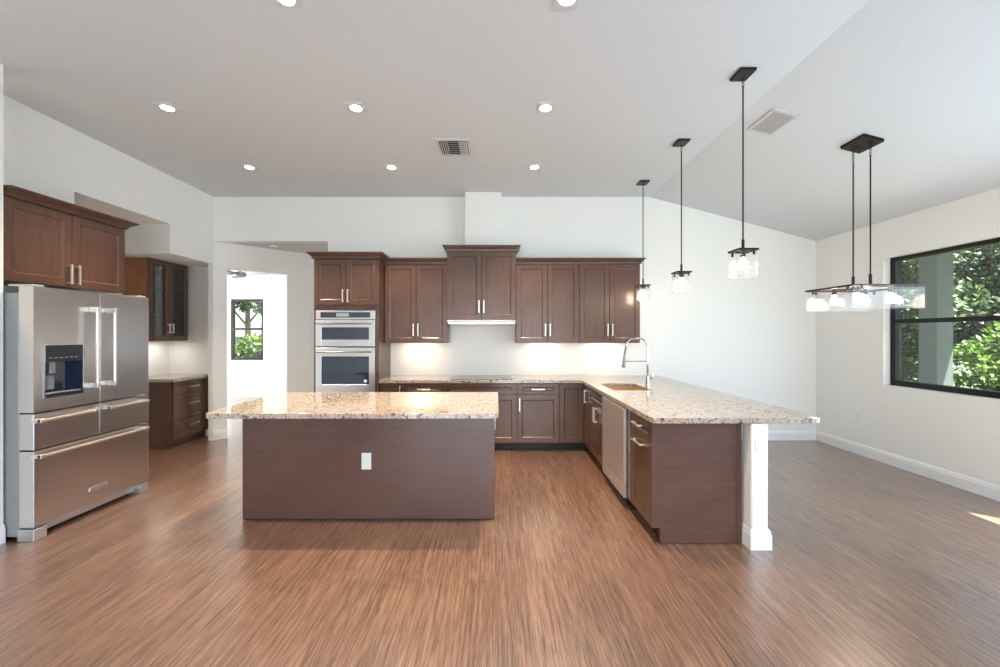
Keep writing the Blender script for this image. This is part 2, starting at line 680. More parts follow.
# baseboards
def base_profile(mb, path, h=.135, t=.016):
    """baseboard along a polyline; room is on the left of the path"""
    prof = [(0, 0), (t, 0), (t, h * .74), (t * .72, h * .80), (t * .72, h * .88), (t * .35, h * .97), (0, h)]
    b = mb.bm
    pts = [Vector(p) for p in path]
    n = len(pts)
    rows = []
    for i, p in enumerate(pts):
        d0 = (pts[i] - pts[i - 1]).normalized() if i > 0 else None
        d1 = (pts[i + 1] - pts[i]).normalized() if i < n - 1 else None
        if d0 is None: nn = Vector((-d1.y, d1.x))
        elif d1 is None: nn = Vector((-d0.y, d0.x))
        else:
            n0 = Vector((-d0.y, d0.x)); n1 = Vector((-d1.y, d1.x))
            nn = (n0 + n1) / (1 + n0.dot(n1))
        rows.append([b.verts.new((p.x + nn.x * o, p.y + nn.y * o, z)) for o, z in prof])
    k = len(prof)
    for a, c in zip(rows, rows[1:]):
        for j in range(k):
            b.faces.new((a[j], a[(j + 1) % k], c[(j + 1) % k], c[j]))
    b.faces.new(rows[0]); b.faces.new(rows[-1][::-1])
    return mb


struct('baseboard_right', base_profile(MB(), [(XR, 2.96), (XR, YB - .001)]), 'trim_white')
struct('baseboard_back', base_profile(MB(), [(XR - .016, YB), (1.80, YB)]), 'trim_white')
struct('baseboard_left', base_profile(MB(), [(-3.545, 2.878), (-3.545, -3.9)]), 'trim_white')
q = P0 + DV * S_A
struct('baseboard_niche', base_profile(MB(), [(q.x, q.y), (XL, YB), (XL, 5.632)]), 'trim_white')

# ---- picture window (double hung) in the right wall


def hung_window(name, width, z0, z1, zmid, loc, rz, frame=.06, depth=.07, mat='black_metal'):
    """frame with an upper and lower sash, centred on local x; faces local -y"""
    o = bpy.data.objects.new(name, None)
    COL.objects.link(o)
    o.location = loc
    o.rotation_euler = (0, 0, rz)
    o['kind'] = 'structure'
    h = width / 2
    f = MB()
    f.box(-h, -h + frame, 0, depth, z0, z1)
    f.box(h - frame, h, 0, depth, z0, z1)
    f.box(-h + frame, h - frame, 0, depth, z1 - frame * .7, z1)
    f.box(-h + frame, h - frame, 0, depth, z0, z0 + frame)
    fo = f.build('window_frame', mat, o)
    r = MB().box(-h + frame, h - frame, -.012, depth * .7, zmid - .024, zmid + .024, .003)
    r.build('meeting_rail', mat, o)
    g = MB().box(-h + frame, h - frame, depth * .55, depth * .55 + .005, zmid + .024, z1 - frame * .7)
    g.build('upper_pane', 'window_glass', o)
    g = MB().box(-h + frame, h - frame, depth * .3, depth * .3 + .005, z0 + frame, zmid - .024)
    g.build('lower_pane', 'window_glass', o)
    return o


w1 = hung_window('window_1', WY1 - WY0, WZ0 + .02, WZ1, 1.645, (4.61, (WY0 + WY1) / 2, 0), -math.pi / 2)
s = MB().box(XR - .0, 4.61, WY0, WY1, WZ0, WZ0 + .02).build('window_sill', 'trim_white')
s['kind'] = 'structure'
hung_window('window_2', .77, .88, 2.33, 1.62, (-5.915, 9.52, 0), 0, frame=.05)


# unseen glass doors added out of frame to let the daylight in
def glass_door(name, width, h, loc, rz, panels):
    o = bpy.data.objects.new(name, None)
    COL.objects.link(o)
    o.location = loc
    o.rotation_euler = (0, 0, rz)
    o['kind'] = 'structure'
    w = width / panels
    f = MB()
    g = MB()
    for i in range(panels):
        a = -width / 2 + i * w
        f.box(a, a + .05, 0, .05, 0, h)
        f.box(a + w - .05, a + w, 0, .05, 0, h)
        f.box(a + .05, a + w - .05, 0, .05, 0, .07)
        f.box(a + .05, a + w - .05, 0, .05, h - .06, h)
        g.box(a + .05, a + w - .05, .02, .026, .07, h - .06)
    f.build('door_frame', 'black_metal', o)
    g.build('door_glass', 'window_glass', o)
    return o


glass_door('door_added_1', 5.0, 2.42, (.2, YN - .04, 0), math.pi, 3)
glass_door('door_added_2', 2.54, 2.6, (4.58, 1.67, 0), -math.pi / 2, 2)  # added door, head height set so the sun reaches the floor

# ------------------------------------------------------------------ cabinet builders (local: x width, -y front, z up)


def crown(x0, x1, yb, yf, z0, z1, proj, name, mat, parent, left=True, right=True):
    prof = [(0.0, z0), (.012, z0), (.014, z0 + (z1 - z0) * .18), (proj * .35, z0 + (z1 - z0) * .42), (proj * .8, z0 + (z1 - z0) * .72), (proj * .86, z0 + (z1 - z0) * .84), (proj, z0 + (z1 - z0) * .86), (proj, z1), (0.0, z1)]
    b = MB()
    rows = []
    for o, z in prof:
        l = o if left else 0
        r = o if right else 0
        rows.append([b.bm.verts.new(p) for p in ((x0 - l, yb, z), (x0 - l, yf - o, z), (x1 + r, yf - o, z), (x1 + r, yb, z))])
    for a, c in zip(rows, rows[1:]):
        for k in range(3):
            b.bm.faces.new((a[k], a[k + 1], c[k + 1], c[k]))
    b.bm.faces.new(rows[-1])
    b.bm.faces.new(rows[0][::-1])
    for k in (0, 3):
        b.bm.faces.new([r[k] for r in rows])
    return b.build(name, mat, parent)


def shaker(x0, x1, z0, z1, yf, t=.02, stile=.062, rail=.062, lip=.012, rec=.009):
    """shaker front with a sloped inner lip round a recessed flat panel; front surface at y = yf"""
    b = MB()
    bm = b.bm

    def loop(i, y, dx=0, dz=0):
        return [bm.verts.new(p) for p in ((x0 + dx, y, z0 + dz), (x1 - dx, y, z0 + dz), (x1 - dx, y, z1 - dz), (x0 + dx, y, z1 - dz))]
    e = .0025
    L = [loop(0, yf + t), loop(1, yf + e), loop(2, yf, e, e), loop(3, yf, stile, rail), loop(4, yf + rec, stile + lip, rail + lip)]
    for a, c in zip(L, L[1:]):
        for k in range(4):
            bm.faces.new((a[k], a[(k + 1) % 4], c[(k + 1) % 4], c[k]))
    bm.faces.new(L[-1])
    bm.faces.new(L[0][::-1])
    return b


def pull(parent, x, z, yf, vertical, length=.165, mat='nickel', r=.007, stand=.032, name='handle'):
    b = MB()
    h = length / 2
    if vertical:
        b.box(x - r, x + r, yf - stand - r, yf - stand + r, z - h, z + h, .0015)
        for s in (-1, 1):
            b.box(x - r * .9, x + r * .9, yf - stand, yf, z + s * (h - .012) - r * .9, z + s * (h - .012) + r * .9)
    else:
        b.box(x - h, x + h, yf - stand - r, yf - stand + r, z - r, z + r, .0015)
        for s in (-1, 1):
            b.box(x + s * (h - .012) - r * .9, x + s * (h - .012) + r * .9, yf - stand, yf, z - r * .9, z + r * .9)
    return b.build(name, mat, parent)


G = .002   # half gap between fronts


def front(parent, kind, x0, x1, z0, z1, yf, handle=None, hz=None, hx=None, hlen=.165, mat='cabinet_wood', stile=.062, rail=.062):
    """handle: 'l' / 'r' upright near that side, 'h' level, None"""
    o = shaker(x0 + G, x1 - G, z0 + G, z1 - G, yf, stile=stile, rail=rail).build(kind, mat, parent)
    if handle == 'h':
        pull(o, hx if hx is not None else (x0 + x1) / 2, hz if hz is not None else (z0 + z1) / 2, yf, False, hlen)
    elif handle == 'l':
        pull(o, x0 + .032, hz, yf, True, hlen)
    elif handle == 'r':
        pull(o, x1 - .032, hz, yf, True, hlen)
    return o


def wall_cab(label, x, w, ybk, depth, z0, z1, loc=None, rz=0.0, crown_h=0, proj=.06, cl=True, cr=True, hz=None, group=None, name='wall_cabinet'):
    """wall cabinet with two doors; origin at the bottom of its left front corner"""
    root = thing(name, label, 'cabinet', loc if loc else (x, ybk, 0), rz, group)
    d = depth
    c = MB().box(0, w, -d + .021, 0, z0, z1)
    c.build('carcass', 'cabinet_wood', root)
    front(root, 'door', 0, w / 2, z0, z1, -d, 'r', hz)
    front(root, 'door', w / 2, w, z0, z1, -d, 'l', hz)
    if crown_h:
        crown(0, w, 0, -d, z1 + .0005, z1 + crown_h, proj, 'crown_molding', 'cabinet_wood', root, cl, cr)
    return root


# ------------------------------------------------------------------ back run
YF = YB - .002   # cabinet backs
D_UP = .32
wall_cab('two-door dark brown wall cabinet between the oven tower and the hood cabinet', -1.486, .838, YF, D_UP, 1.38, 2.435, crown_h=.072, cl=False, cr=False, hz=1.555)
wall_cab('tallest dark brown wall cabinet, set forward over the range hood', -.646, .91, YF, .385, 1.685, 2.59, crown_h=.072, proj=.058, hz=1.86, name='hood_cabinet')
wall_cab('two-door dark brown wall cabinet just right of the hood cabinet', .267, .842, YF, D_UP, 1.38, 2.435, crown_h=.072, cl=False, cr=False, hz=1.555)
wall_cab('two-door dark brown wall cabinet at the right end, behind the small far pendant', 1.110, .814, YF, D_UP, 1.38, 2.435, crown_h=.072, cl=False, hz=1.555)

# slim hood under the hood cabinet
h = thing('range_hood', 'slim pale range hood insert under the tallest wall cabinet', 'range hood', (-.191, YF, 1.63))
MB().box(-.452, .452, -.395, 0, .022, .054, .003).build('body', 'vent_white', h)
MB().box(-.44, .44, -.37, -.03, .0, .0225, .003).build('filter', 'steel', h)

# oven tower
OX0, OW, OD = -2.321, .829, .555
t = thing('oven_tower_cabinet', 'tall dark brown cabinet housing the double wall oven', 'cabinet', (OX0, YF, 0))
c = MB()
c.box(0, .02, -OD + .02, 0, .0, 2.457)
c.box(OW - .02, OW, -OD + .02, 0, .0, 2.457)
c.box(.02, OW - .02, -.02, 0, .1, 2.457)
c.box(.02, OW - .02, -OD + .02, -.02, 2.437, 2.457)
c.box(.02, OW - .02, -OD + .02, -.02, 1.82, 1.84)
c.box(.02, OW - .02, -OD + .02, -.02, .40, .42)
c.box(.02, OW - .02, -OD + .09, -OD + .11, 0, .1)
c.build('carcass', 'cabinet_wood', t)
f = MB()
f.box(0, .032, -OD, -OD + .02, .1, 2.457)
f.box(OW - .04, OW, -OD, -OD + .02, .1, 2.457)
f.box(.032, OW - .04, -OD, -OD + .02, 1.805, 1.868)
f.build('face_frame', 'cabinet_wood', t)
front(t, 'door', .020, .413, 1.87, 2.452, -OD - .02, 'r', 1.985)
front(t, 'door', .413, .806, 1.87, 2.452, -OD - .02, 'l', 1.985)
front(t, 'drawer', .020, .806, .115, .40, -OD - .02, 'h')
crown(0, OW, 0, -OD - .018, 2.4575, 2.533, .065, 'crown_molding', 'cabinet_wood', t)

# double wall oven
ov = thing('wall_oven', 'stainless double wall oven with microwave above, built into the tall cabinet', 'oven', (OX0 + .034, YF - OD, .425))
W = .752
MB().box(.005, W - .005, -.004, .48, 0, 1.375).build('body', 'dark_plastic', ov)
p = MB().box(0, W, -.026, -.006, 1.262, 1.373, .003).build('control_panel', 'steel', ov)
MB().box(.06, W - .06, -.028, -.0262, 1.283, 1.352).build('display_glass', 'oven_glass', p)
MB().box(.26, .42, -.0286, -.0281, 1.296, 1.338).build('display', 'display_glow', p)


def bar_handle(parent, x0, x1, z, yf, mat='chrome', r=.011, stand=.05):
    b = MB()
    b.tube([(x0, yf - stand, z), (x1, yf - stand, z)], r, 12)
    for x in (x0 + .03, x1 - .03):
        b.box(x - .012, x + .012, yf - stand, yf, z - .009, z + .009, .002)
    return b.build('handle', mat, parent)


def oven_door(name, z0, z1, wz0, wz1, hz):
    f = MB()
    f.box(0, .075, -.036, -.006, z0, z1, .002)
    f.box(W - .075, W, -.036, -.006, z0, z1, .002)
    f.box(.075, W - .075, -.036, -.006, z0, wz0, .002)
    f.box(.075, W - .075, -.036, -.006, wz1, z1, .002)
    d = f.build(name, 'steel', ov)
    MB().box(.075, W - .075, -.030, -.012, wz0, wz1).build('window', 'oven_glass', d)
    bar_handle(d, .03, W - .03, hz, -.036)
    return d


oven_door('microwave_door', .918, 1.252, 1.005, 1.160, 1.205)
od = oven_door('oven_door', .14, .902, .435, .790, .848)
MB().tube([(.632, -.0315, .478), (.632, -.0302, .478)], .022, 20).build('sticker', 'paper_label', od)
MB().box(0, W, -.030, -.006, .01, .13, .003).build('vent_panel', 'steel', ov)

# base cabinets on the back wall
BD = .555    # to the door faces
ZT = .874    # underside of the worktop


def base_cab(label, x0, x1, group=None):
    root = thing('base_cabinet', label, 'cabinet', (x0, YF, 0), 0, group)
    w = x1 - x0
    MB().box(0, w, -BD + .021, 0, .105, ZT - .001).build('carcass', 'cabinet_wood', root)
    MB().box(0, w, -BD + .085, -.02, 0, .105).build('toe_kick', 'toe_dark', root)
    return root, w


r, w = base_cab('narrow single-door base cabinet tight against the oven tower', -1.490, -1.190)
front(r, 'door', .012, w, .11, .868, -BD, 'r', .76)
r, w = base_cab('dark brown drawer base cabinet left of the cooktop', -1.190, -.650)
front(r, 'drawer', 0, w, .725, .868, -BD, 'h', rail=.045)
front(r, 'drawer', 0, w, .425, .725, -BD, 'h')
front(r, 'drawer', 0, w, .11, .425, -BD, 'h')
r, w = base_cab('wide base cabinet with a false front under the cooktop', -.650, .268)
front(r, 'false_front', 0, w, .725, .868, -BD, rail=.045)
front(r, 'door', 0, w / 2, .11, .725, -BD, 'r', .62)
front(r, 'door', w / 2, w, .11, .725, -BD, 'l', .62)
r, w = base_cab('base cabinet with one drawer over one door, right of the cooktop', .268, .805)
front(r, 'drawer', 0, w, .725, .868, -BD, 'h', rail=.045)
front(r, 'door', 0, w, .11, .725, -BD, 'l', .60)

# corner cabinet
XP = 1.115   # peninsula front plane
r = thing('corner_cabinet', 'corner base cabinet where the back run meets the peninsula', 'cabinet', (.805, YF, 0))
ox, oy = .805, YF


def rel(pts):
    return [(x - ox, y - oy) for x, y in pts]


yfd = YF - BD
MB().prism(rel([(.805, yfd + .021), (XP + .021, yfd + .021), (XP + .021, 4.80), (1.712, 4.80), (1.712, YF), (.805, YF)]), .105, ZT - .001).build('carcass', 'cabinet_wood', r)
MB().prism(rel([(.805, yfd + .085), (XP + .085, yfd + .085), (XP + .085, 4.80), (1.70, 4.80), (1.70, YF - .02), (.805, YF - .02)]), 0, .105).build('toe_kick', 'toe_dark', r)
front(r, 'door', 0, XP - .805, .11, .868, -BD)
d = shaker(0, yfd - 4.80 - .004, .112, .866, 0).build('door', 'cabinet_wood', r)
d.location = (XP - ox, yfd - oy - .002, 0)
d.rotation_euler = (0, 0, -math.pi / 2)
pull(d, .20, .735, 0, True, .16)

# ------------------------------------------------------------------ peninsula (local x runs towards the camera)


def pen_cab(name, label, ya, yb):
    root = thing(name, label, 'cabinet', (XP, ya, 0), -math.pi / 2)
    w = ya - yb
    MB().box(0, w, .021, .595, .105, ZT - .001 if name != 'sink_cabinet' else .60).build('carcass', 'cabinet_wood', root)
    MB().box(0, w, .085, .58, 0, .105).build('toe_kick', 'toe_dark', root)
    return root, w


r, w = pen_cab('sink_cabinet', 'two-door peninsula cabinet under the sink, next to the dishwasher', 4.799, 4.10)
MB().box(0, w, .021, .04, .60, ZT - .001).build('apron', 'cabinet_wood', r)
front(r, 'false_front', 0, w, .70, .868, 0, rail=.045)
front(r, 'door', 0, w / 2, .11, .70, 0, 'r', .60)
front(r, 'door', w / 2, w, .11, .70, 0, 'l', .60)

dw = thing('dishwasher', 'stainless dishwasher set into the peninsula', 'dishwasher', (XP, 4.093, 0), -math.pi / 2)
w = 4.093 - 3.407
MB().box(.004, w - .004, .0, .58, .09, ZT - .006).build('tub', 'dark_plastic', dw)
MB().box(0, w, -.028, -.001, .215, .862, .004).build('door', 'brushed_steel', dw)
kp = MB().box(0, w, -.028, -.001, .10, .210, .004).build('lower_panel', 'brushed_steel', dw)
MB().box(w * .40, w * .40 + .11, -.031, -.0282, .145, .172, .001).build('badge', 'nickel', kp)
MB().box(.0, w, .06, .12, 0.001, .089).build('toe_kick', 'toe_dark', dw)

r, w = pen_cab('trash_cabinet', 'peninsula cabinet with drawer and pull-out door at its near end', 3.400, 2.892)
MB().box(0, .10, .001, .021, .11, .868).build('filler', 'cabinet_wood', r)
front(r, 'drawer', .105, w, .715, .868, 0, 'h', .80, .105 + .17, .16, rail=.045)
front(r, 'door', .105, w, .11, .715, 0, 'h', .665, .105 + .19, .20)

ep = MB()
ep = MB().box(0, .602, 0, .03, .112, ZT - .001)
ep.box(.062, .602, 0, .03, 0.004, .112)
o = ep.build('end_panel', 'island_wood', loc=(XP, 2.861, 0))
tag(o, 'broad flat dark end panel closing the near end of the peninsula', 'panel')

bp_ = MB().box(-.02, .02, -2.79, 0, .004, ZT - .001).build('back_panel', 'cabinet_wood', loc=(1.742, YF, 0))
tag(bp_, 'dark panel along the seating side of the peninsula, edge seen beside the post', 'panel')

# post carrying the overhang
po = thing('support_post', 'white square post holding up the peninsula countertop overhang', 'post', (1.84, 2.845, 0))
b = MB().box(-.06, .06, -.058, .058, 0, ZT - .001, .014, 4)
b.build('shaft', 'wall_paint', po)
b = MB()
rows = []
for o_, z in ((.0, 0), (.014, 0), (.014, .10), (.010, .108), (.010, .122), (.004, .137), (.0, .142)):
    hw = .0605 + o_
    hd = .0585 + o_
    rows.append([b.bm.verts.new((sx * hw, sy * hd, z)) for sx, sy in ((-1, -1), (1, -1), (1, 1), (-1, 1))])
for a, c in zip(rows[1:], rows[2:]):
    for k in range(4):
        b.bm.faces.new((a[k], a[(k + 1) % 4], c[(k + 1) % 4], c[k]))
b.build('base_trim', 'trim_white', po)


# ------------------------------------------------------------------ worktops


def arc(cx, cy, r, a0, a1, n=6):
    return [(cx + r * math.cos(math.radians(a0 + (a1 - a0) * i / n)), cy + r * math.sin(math.radians(a0 + (a1 - a0) * i / n))) for i in range(n + 1)]


def slab(outer, holes, z0, z1, name, mat, parent=None, ease=.004):
    bm = bmesh.new()
    edges = []
    for loop in [outer] + holes:
        vs_ = [bm.verts.new((x, y, z0)) for x, y in loop]
        edges += [bm.edges.new((vs_[i], vs_[(i + 1) % len(vs_)])) for i in range(len(vs_))]
    bmesh.ops.triangle_fill(bm, use_beauty=True, use_dissolve=False, edges=edges)
    ret = bmesh.ops.extrude_face_region(bm, geom=bm.faces[:])
    up = [g for g in ret['geom'] if isinstance(g, bmesh.types.BMVert)]
    bmesh.ops.translate(bm, verts=up, vec=(0, 0, z1 - z0))
    bmesh.ops.recalc_face_normals(bm, faces=bm.faces[:])
    if ease:
        es = [e for e in bm.edges if len(e.link_faces) == 2 and abs(e.verts[0].co.z - e.verts[1].co.z) < 1e-6 and e.calc_face_angle(0) > 1.2]
        bmesh.ops.bevel(bm, geom=es, offset=ease, segments=2, affect='EDGES', profile=.5)
    k = MB()
    k.bm.free()
    k.bm = bm
    return k.build(name, mat, parent)


SK = (1.225, 1.635, 4.16, 4.75)    # sink opening x0 x1 y0 y1
rr = .04
outer = [(-1.488, YF), (-1.488, 5.083), (1.06, 5.083)]
outer += arc(1.06, 5.053, .03, 90, 0, 4)
outer += arc(1.13, 2.83, .04, 180, 270, 6)
outer += arc(2.24, 2.83, .04, 270, 360, 6)
outer += [(2.28, YF)]
hole = arc(SK[0] + rr, SK[2] + rr, rr, 180, 270, 4) + arc(SK[1] - rr, SK[2] + rr, rr, 270, 360, 4) + arc(SK[1] - rr, SK[3] - rr, rr, 0, 90, 4) + arc(SK[0] + rr, SK[3] - rr, rr, 90, 180, 4)
ct = slab(outer, [hole], ZT, .914, 'granite_countertop', 'granite')
tag(ct, 'long L-shaped granite countertop over the back run and peninsula, with sink cutout', 'countertop')

# sink
sk = thing('kitchen_sink', 'tan undermount sink basin set in the peninsula countertop', 'sink', ((SK[0] + SK[1]) / 2, (SK[2] + SK[3]) / 2, .645))
hx_, hy_ = (SK[1] - SK[0]) / 2 + .004, (SK[3] - SK[2]) / 2 + .004
b = MB()


def rrect(hx, hy, r, z):
    pts = arc(-hx + r, -hy + r, r, 180, 270, 4) + arc(hx - r, -hy + r, r, 270, 360, 4) + arc(hx - r, hy - r, r, 0, 90, 4) + arc(-hx + r, hy - r, r, 90, 180, 4)
    return [b.bm.verts.new((x, y, z)) for x, y in pts]


rows = [rrect(hx_ + .025, hy_ + .025, .05, .227), rrect(hx_, hy_, .04, .227), rrect(hx_ - .008, hy_ - .008, .04, .03), rrect(hx_ - .03, hy_ - .03, .03, .012)]
outs = [rrect(hx_ + .025, hy_ + .025, .05, .219), rrect(hx_ + .008, hy_ + .008, .04, .219), rrect(hx_ + .002, hy_ + .002, .04, .01), rrect(hx_ - .02, hy_ - .02, .03, 0)]
for S_ in (rows, outs):
    for a, c in zip(S_, S_[1:]):
        n = len(a)
        for k in range(n):
            b.bm.faces.new((a[k], a[(k + 1) % n], c[(k + 1) % n], c[k]))
    b.bm.faces.new(S_[-1])
n = len(rows[0])
for k in range(n):
    b.bm.faces.new((rows[0][k], outs[0][k], outs[0][(k + 1) % n], rows[0][(k + 1) % n]))
b.build('basin', 'basin_tan', sk)
MB().lathe([(.045, .0121), (.045, .016), (.03, .0165), (.012, .014)], 0, 0, 24).build('drain', 'chrome', sk, smooth=False)

# faucet
fa = thing('kitchen_faucet', 'tall arched chrome pull-down faucet beside the sink', 'faucet', (1.725, 4.55, .914))
MB().lathe([(.030, 0), (.030, .008), (.024, .012), (.021, .02), (.021, .11), (.017, .118)], 0, 0, 20).build('body', 'chrome', fa, smooth=False)
pts = [(0, 0, .11), (0, 0, .25), (0, 0, .42)]
for i in range(1, 9):
    a = math.pi * i / 16
    pts.append((-.09 + .09 * math.cos(a), 0, .42 + .115 * math.sin(a)))
pts += [(-.15, 0, .532)]
for i in range(1, 7):
    a = math.pi / 2 + math.pi / 2 * .86 * i / 6
    pts.append((-.16 + .085 * math.cos(a), 0, .447 + .085 * math.sin(a)))
pts.append((-.262, 0, .36))
spout = MB().tube(pts, .011, 12).build('spout', 'chrome', fa, smooth=True)
b = MB()
b.tube([(-.261, 0, .365), (-.268, 0, .30), (-.272, 0, .245), (-.274, 0, .205)], [.013, .015, .019, .021], 14)
b.build('spray_head', 'grey_metal', fa, smooth=True)
b = MB()
b.tube([(0, 0, .275), (-.262, 0, .275)], .006, 8)
b.torus((-.266, 0, .275), .018, .004, (1, 0, 0), 14, 6)
b.build('support_arm', 'chrome', fa)
b = MB()
b.tube([(.018, 0, .085), (.055, -.01, .085)], .013, 12)
b.tube([(.050, -.01, .085), (.06, -.012, .15)], [.006, .005], 10)
b.build('handle', 'chrome', fa)

# cooktop
ck = thing('cooktop', 'flat black glass cooktop set on the counter under the hood', 'cooktop', (-.191, 5.36, .9145))
MB().box(-.40, .40, -.235, .235, 0, .006, .002).build('glass_top', 'cooktop_glass', ck)
for x, y, r_ in ((-.24, .10, .09), (-.24, -.11, .075), (.05, .0, .11), (.27, .11, .075), (.27, -.11, .09)):
    b = MB()
    for q in range(36):
        a0, a1 = 2 * math.pi * q / 36, 2 * math.pi * (q + 1) / 36
        v = [b.bm.verts.new((x + R_ * math.cos(a), y + R_ * math.sin(a), .0063)) for R_, a in ((r_, a0), (r_, a1), (r_ - .004, a1), (r_ - .004, a0))]
        b.bm.faces.new(v)
    b.build('burner_ring', 'grey_metal', ck)

# ------------------------------------------------------------------ island
IX0, IX1, IY0, IY1 = -2.05, -.012, 3.235, 4.00
isl = thing('kitchen_island', 'large freestanding dark brown kitchen island with plain flat front', 'island', (IX0, IY0, 0))
iw = IX1 - IX0
MB().box(0, iw, 0, .02, .006, ZT - .001).build('front_panel', 'island_wood', isl)
MB().box(0, iw, .021, .65, .10, ZT - .001).build('carcass', 'cabinet_wood', isl)
MB().box(.0, iw, .021, .66, 0, .10).build('plinth', 'toe_dark', isl)
for i in range(4):
    d = shaker(.003 + i * iw / 4, (i + 1) * iw / 4 - .003, .11, .868, 0).build('door', 'cabinet_wood', isl)
    d.location = (iw, .672, 0)
    d.rotation_euler = (0, 0, math.pi)
    pull(d, (i + .5) * iw / 4 + (.2 if i % 2 == 0 else -.2), .76, 0, True)

outer = arc(-2.12, 2.99, .04, 180, 270, 5) + arc(-.02, 2.99, .04, 270, 360, 5) + [(.02, 4.04), (-2.16, 4.04)]
ct = slab(outer, [], ZT, .914, 'island_countertop', 'granite')
tag(ct, 'rectangular granite top overhanging the freestanding island', 'countertop')


# ------------------------------------------------------------------ outlets
def wall_plate(label, loc, rz, group=None, switch=False, name='wall_outlet', w=.072, h=.116, cat='outlet'):
    o = thing(name, label, cat, loc, rz, group)
    MB().box(-w / 2, w / 2, -.006, 0, -h / 2, h / 2, .002).build('cover_plate', 'plastic_white', o)
    if switch:
        MB().box(-.017, .017, -.011, -.0061, -.034, .034, .002).build('rocker', 'plastic_white', o)
    else:
        for s_ in (-1, 1):
            MB().box(-.016, .016, -.0085, -.0061, s_ * .021 - .014, s_ * .021 + .014, .003).build('socket', 'plastic_white', o)
    return o


wall_plate('white outlet low on the flat front of the island', (-1.047, IY0 - .0002, .473), 0, w=.078, h=.134)
wall_plate('white outlet high on the right side of the island', (IX1 + .0002, 3.40, .745), math.pi / 2)
ZO = 1.17
wall_plate('white backsplash outlet under the cabinet beside the oven tower', (-1.11, YB - .0002, ZO), 0)
wall_plate('white backsplash outlet under the left edge of the range hood', (-.587, YB - .0002, ZO), 0)
wall_plate('white backsplash outlet under the cabinet just right of the hood', (.842, YB - .0002, ZO - .02), 0)
wall_plate('white backsplash outlet under the rightmost wall cabinet, near the faucet', (1.683, YB - .0002, ZO - .03), 0)
wall_plate('white outlet low on the right wall below the window', (XR - .0002, 5.03, .46), -math.pi / 2)
wall_plate('white rocker switch on the front of the support post', (1.842, 2.845 - .0582, .73), 0, switch=True, name='wall_switch', w=.074, h=.12, cat='switch')

# ------------------------------------------------------------------ fridge (local x runs away from camera along the left wall, -y faces the room)
FX, FY, FW = -3.335, 2.884, .958
fr = thing('refrigerator', 'large stainless french-door refrigerator with water dispenser on the left wall', 'refrigerator', (FX, FY, 0), math.pi / 2)
MB().box(.004, FW - .004, .112, .64, .03, 1.80, .006).build('cabinet_body', 'grey_metal', fr)
DT = .105
Z1, Z2, Z3, ZF = .098, .655, .925, 1.845


def fdoor(name, x0, x1, z0, z1, cut=None):
    b = MB()
    if cut:
        cx0, cx1, cz0, cz1 = cut
        b.box(x0, cx0, 0, DT, z0, z1)
        b.box(cx1, x1, 0, DT, z0, z1)
        b.box(cx0, cx1, 0, DT, z0, cz0)
        b.box(cx0, cx1, 0, DT, cz1, z1)
        b.box(cx0, cx1, .075, DT, cz0, cz1)
        bmesh.ops.remove_doubles(b.bm, verts=b.bm.verts[:], dist=1e-5)
    else:
        b.box(x0, x1, 0, DT, z0, z1, .004, 2)
    return b.build(name, 'steel', fr)


def fhandle(parent, p0, p1, r=.012, stand=.062):
    """thick tube with squared end brackets; p are (x, z)"""
    b = MB()
    (x0, z0), (x1, z1) = p0, p1
    b.tube([(x0, -stand, z0), (x1, -stand, z1)], r, 14)
    for (x, z) in (p0, p1):
        if abs(x1 - x0) < 1e-6:
            zz = z + (.02 if z == min(z0, z1) else -.02)
            b.box(x - .013, x + .013, -stand - .013, 0, zz - .02, zz + .02, .003)
        else:
            xx = x + (.02 if x == min(x0, x1) else -.02)
            b.box(xx - .02, xx + .02, -stand - .013, 0, z - .013, z + .013, .003)
    return b.build('handle', 'nickel', parent)


cut = (.072, .340, 1.03, 1.415)
mid = FW / 2
MB().box(.012, FW - .012, .1055, .1118, .10, 1.835).build('seam_shade', 'toe_dark', fr)  # dark sheet behind the doors, stands in for shade in the seams
MB().box(mid - .0035, mid + .0035, .012, .105, Z2 + .006, ZF - .006).build('seam_shade', 'toe_dark', fr)  # dark strip filling the gap so the seam looks shaded
d1 = fdoor('door', 0, mid - .004, Z3 + .005, ZF, cut)
fhandle(d1, (mid - .075, 1.06), (mid - .075, 1.72))
d2 = fdoor('door', mid + .004, FW, Z3 + .005, ZF)
fhandle(d2, (mid + .075, 1.06), (mid + .075, 1.72))
d3 = fdoor('drawer', 0, mid - .003, Z2 + .005, Z3 - .005)
fhandle(d3, (-.02, .875), (mid - .07, .875))
d4 = fdoor('drawer', mid + .003, FW, Z2 + .005, Z3 - .005)
fhandle(d4, (mid + .02, .875), (FW - .075, .875))
d5 = fdoor('freezer_drawer', 0, FW, Z1, Z2 - .005)
fhandle(d5, (-.02, .618), (FW - .075, .618))
bd = MB().box(.39, .545, -.006, -.0002, .206, .238, .003).build('badge', 'nickel', d5)
MB().box(.402, .533, -.0068, -.0062, .213, .231).build('badge_inset', 'grey_metal', bd)

